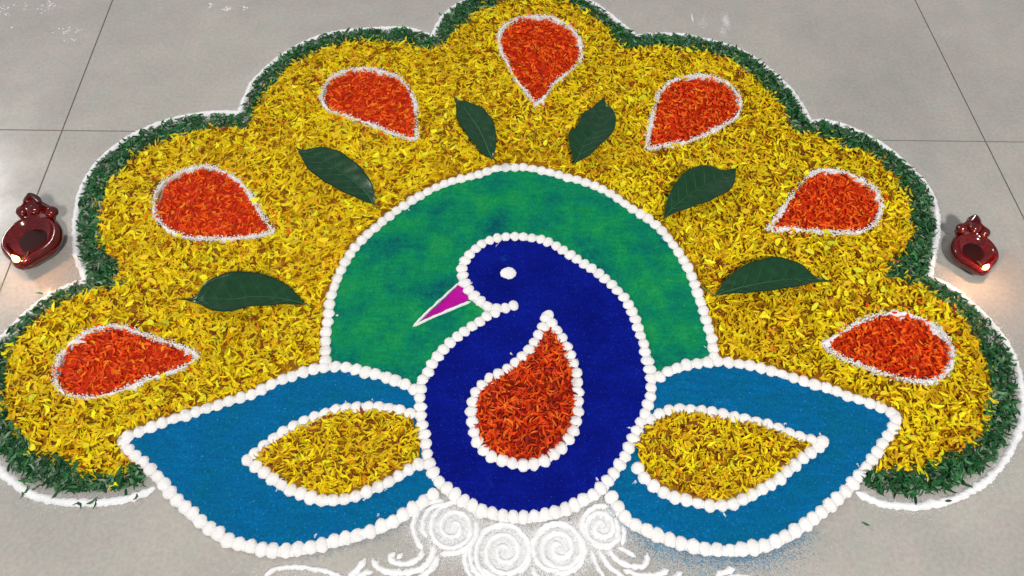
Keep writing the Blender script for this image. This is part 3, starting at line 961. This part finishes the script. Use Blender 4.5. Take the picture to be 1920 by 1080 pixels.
V, Q = grains(sm, 0.0004, 0.0003)  # fine white grains imitate streaks of light reflected in the tile
quads_obj('painted_reflection', V, Q, M_WHITE, None, None, False, 'stuff')['label'] = 'painted streaks of reflected light on the tile above the right scallop'

bl = np.vstack([along(rw_w[-125:], 13000, 0.012), along(rw_w[-110:-30], 12000, 0.022), along(lw_w[-70:], 4000, 0.008)])
bl = bl[~inside(bl, rw_poly) & ~inside(bl, lw_poly) & ~inside(bl, body_w) & ~inside(bl, yellow_w)]
bl = bl[bl[:, 1] < P(0, 925)[1]]
V, Q = grains(bl, 0.00048, 0.0003)
quads_obj('blue_dust', V, Q, M_PALE_BLUE, None, None, False, 'stuff')['label'] = 'blue powder dust spilled on the tiles under the wings'
# shreds that strayed over the white line
st = PP([(175, 943), (182, 946), (45, 931), (53, 921), (258, 934), (150, 948), (1775, 941), (1773, 549), (826, 30), (78, 553), (1622, 985)])
V, Q, C = straps(st, np.full(len(st), 0.005), 0.012, 0.003, 0.1, 0.3, 0.05, pick(GRN[:3], [1, 1, 1], len(st)))
quads_obj('stray_shreds', V, Q, M_SHRED, None, C, True, 'stuff')['label'] = 'a few green leaf shreds strayed across the white line'


# ------------------------------------------------------------------ two red lamps
def lathe_blob(c, r, sx=1, sy=1, sz=1, nu=14, nv=10):
    V, Fc = [], []
    for i in range(nv + 1):
        ph = -PI / 2 + PI * i / nv
        for j in range(nu):
            a = 2 * PI * j / nu
            V.append((c[0] + r * sx * math.cos(ph) * math.cos(a), c[1] + r * sy * math.cos(ph) * math.sin(a), c[2] + r * sz * math.sin(ph)))
    for i in range(nv):
        for j in range(nu):
            Fc.append((i * nu + j, i * nu + (j + 1) % nu, (i + 1) * nu + (j + 1) % nu, (i + 1) * nu + j))
    return V, Fc


def oil_lamp(px, py, rot, scale, label, side_lobes):
    base = P(px, py)
    t = thing('oil_lamp', label, 'oil lamp', (*base, 0), 'red oil lamps beside the tail')
    t.rotation_euler = (0, 0, rot)
    t.scale = (scale,) * 3

    def plan(a, r):
        """round bowl drawn out to a spout at -y"""
        d = math.atan2(math.sin(a + PI / 2), math.cos(a + PI / 2))
        k = 1 + 0.24 * math.exp(-(d / 0.34) ** 2) + 0.012 * math.cos(5 * d)
        return r * k * math.cos(a), r * k * math.sin(a)
    prof = [(0.0, 0.0005), (0.022, 0.0005), (0.030, 0.003), (0.040, 0.011), (0.0462, 0.020), (0.0470, 0.027), (0.0445, 0.034), (0.0415, 0.0372), (0.0385, 0.0368),
            (0.0360, 0.0335), (0.031, 0.0285), (0.019, 0.0240), (0.0, 0.0225)]
    nu = 48
    V, Fc = [], []
    for r, z in prof:
        for j in range(nu):
            a = 2 * PI * j / nu
            x, y = plan(a, r)
            V.append((x, y, z + 0.0025 * math.exp(-((math.atan2(math.sin(a + PI / 2), math.cos(a + PI / 2))) / 0.5) ** 2) * (r > 0.038)))
    for i in range(len(prof) - 1):
        for j in range(nu):
            Fc.append((i * nu + j, i * nu + (j + 1) % nu, (i + 1) * nu + (j + 1) % nu, (i + 1) * nu + j))
    bowl = mesh_obj('bowl', V, Fc, M_RED, t)
    # oil
    V = [(*plan(2 * PI * j / nu, 0.0215), 0.0256) for j in range(nu)]
    mesh_obj('oil', V, [tuple(range(nu))], M_OIL, t)
    # crest behind the bowl: leaning plate, round knobs and a pointed finial
    lean = 0.52

    def up(x, h, d=0.0):
        return (x, 0.040 + h * lean + d * 0.8, 0.030 + h - d * 0.6)
    crest = []
    ol = [(-0.024, -0.004), (-0.030, 0.006), (-0.029, 0.016), (-0.019, 0.022), (-0.010, 0.029), (0, 0.036), (0.010, 0.029), (0.019, 0.022), (0.029, 0.016), (0.030, 0.006), (0.024, -0.004)]
    V, Fc = [], []
    for d in (-0.004, 0.004):
        for x, h in ol:
            V.append(up(x, h, d))
        V.append(up(0, 0.012, d * 1.9))
    n1 = len(ol)
    for s in (0, 1):
        o = s * (n1 + 1)
        for k in range(n1):
            f = (o + k, o + (k + 1) % n1, o + n1)
            Fc.append(f if s == 0 else f[::-1])
    for k in range(n1):
        Fc.append((k, (k + 1) % n1, n1 + 1 + (k + 1) % n1, n1 + 1 + k))
    mesh_obj('crest', V, Fc, M_RED, t)
    for x, h, r in side_lobes:
        V, Fc = lathe_blob(up(x, h, -0.003), r, 1, 1, 0.9)
        mesh_obj('knob', V, Fc, M_RED, t)
    V, Fc = [], []
    for i in range(7):
        k = i / 6
        cpos = Vector(up(0, 0.026, 0)).lerp(Vector(up(0, 0.041, 0)), k)
        r = 0.0150 * (1 - k ** 1.5) + 0.0010
        for j in range(10):
            a = 2 * PI * j / 10
            V.append((cpos.x + r * math.cos(a), cpos.y + r * 0.7 * math.sin(a), cpos.z + r * 0.3 * math.sin(a)))
    for i in range(6):
        for j in range(10):
            Fc.append((i * 10 + j, i * 10 + (j + 1) % 10, (i + 1) * 10 + (j + 1) % 10, (i + 1) * 10 + j))
    mesh_obj('finial', V, Fc, M_RED_DARK, t)
    # wick in the spout with its small flame
    V, Fc = [], []
    for i in range(9):
        k = i / 8
        y, z = -0.024 - 0.026 * k, 0.0265 + 0.011 * k * k
        for j in range(7):
            a = 2 * PI * j / 7
            V.append((0.002 * math.sin(k * 5) + 0.0016 * math.cos(a), y, z + 0.0016 * math.sin(a)))
    for i in range(8):
        for j in range(7):
            Fc.append((i * 7 + j, i * 7 + (j + 1) % 7, (i + 1) * 7 + (j + 1) % 7, (i + 1) * 7 + j))
    mesh_obj('wick', V, Fc, M_WICK, t)
    V, Fc = [], []
    prof = [(0.0006, 0), (0.0038, 0.0015), (0.0054, 0.005), (0.0046, 0.009), (0.0030, 0.013), (0.0003, 0.018)]
    for r, z in prof:
        for j in range(12):
            a = 2 * PI * j / 12
            V.append((r * math.cos(a), r * math.sin(a), z))
    for i in range(len(prof) - 1):
        for j in range(12):
            Fc.append((i * 12 + j, i * 12 + (j + 1) % 12, (i + 1) * 12 + (j + 1) % 12, (i + 1) * 12 + j))
    fl = mesh_obj('flame', V, Fc, M_FLAME, t)
    fl.location = (-0.001, -0.050, 0.0375)
    d = bpy.data.lights.new('flame_light', 'POINT')
    d.energy, d.color, d.shadow_soft_size = 0.24, (1.0, 0.50, 0.24), 0.004
    lo = bpy.data.objects.new('flame_light', d)
    lo.parent = t
    lo.location = (-0.001, -0.053, 0.062)
    COL.objects.link(lo)
    return t


oil_lamp(78, 466, 0.03, 1.00, 'larger red glass oil lamp on the tile at the left edge beside the tail', [(0.027, 0.011, 0.0105), (-0.020, 0.013, 0.010), (0.002, 0.016, 0.011)])
oil_lamp(1813, 485, -0.02, 0.79, 'smaller red glass oil lamp with dark tip on the tile right of the tail', [(-0.022, 0.014, 0.0115), (0.027, 0.006, 0.0125), (0.003, 0.015, 0.013)])
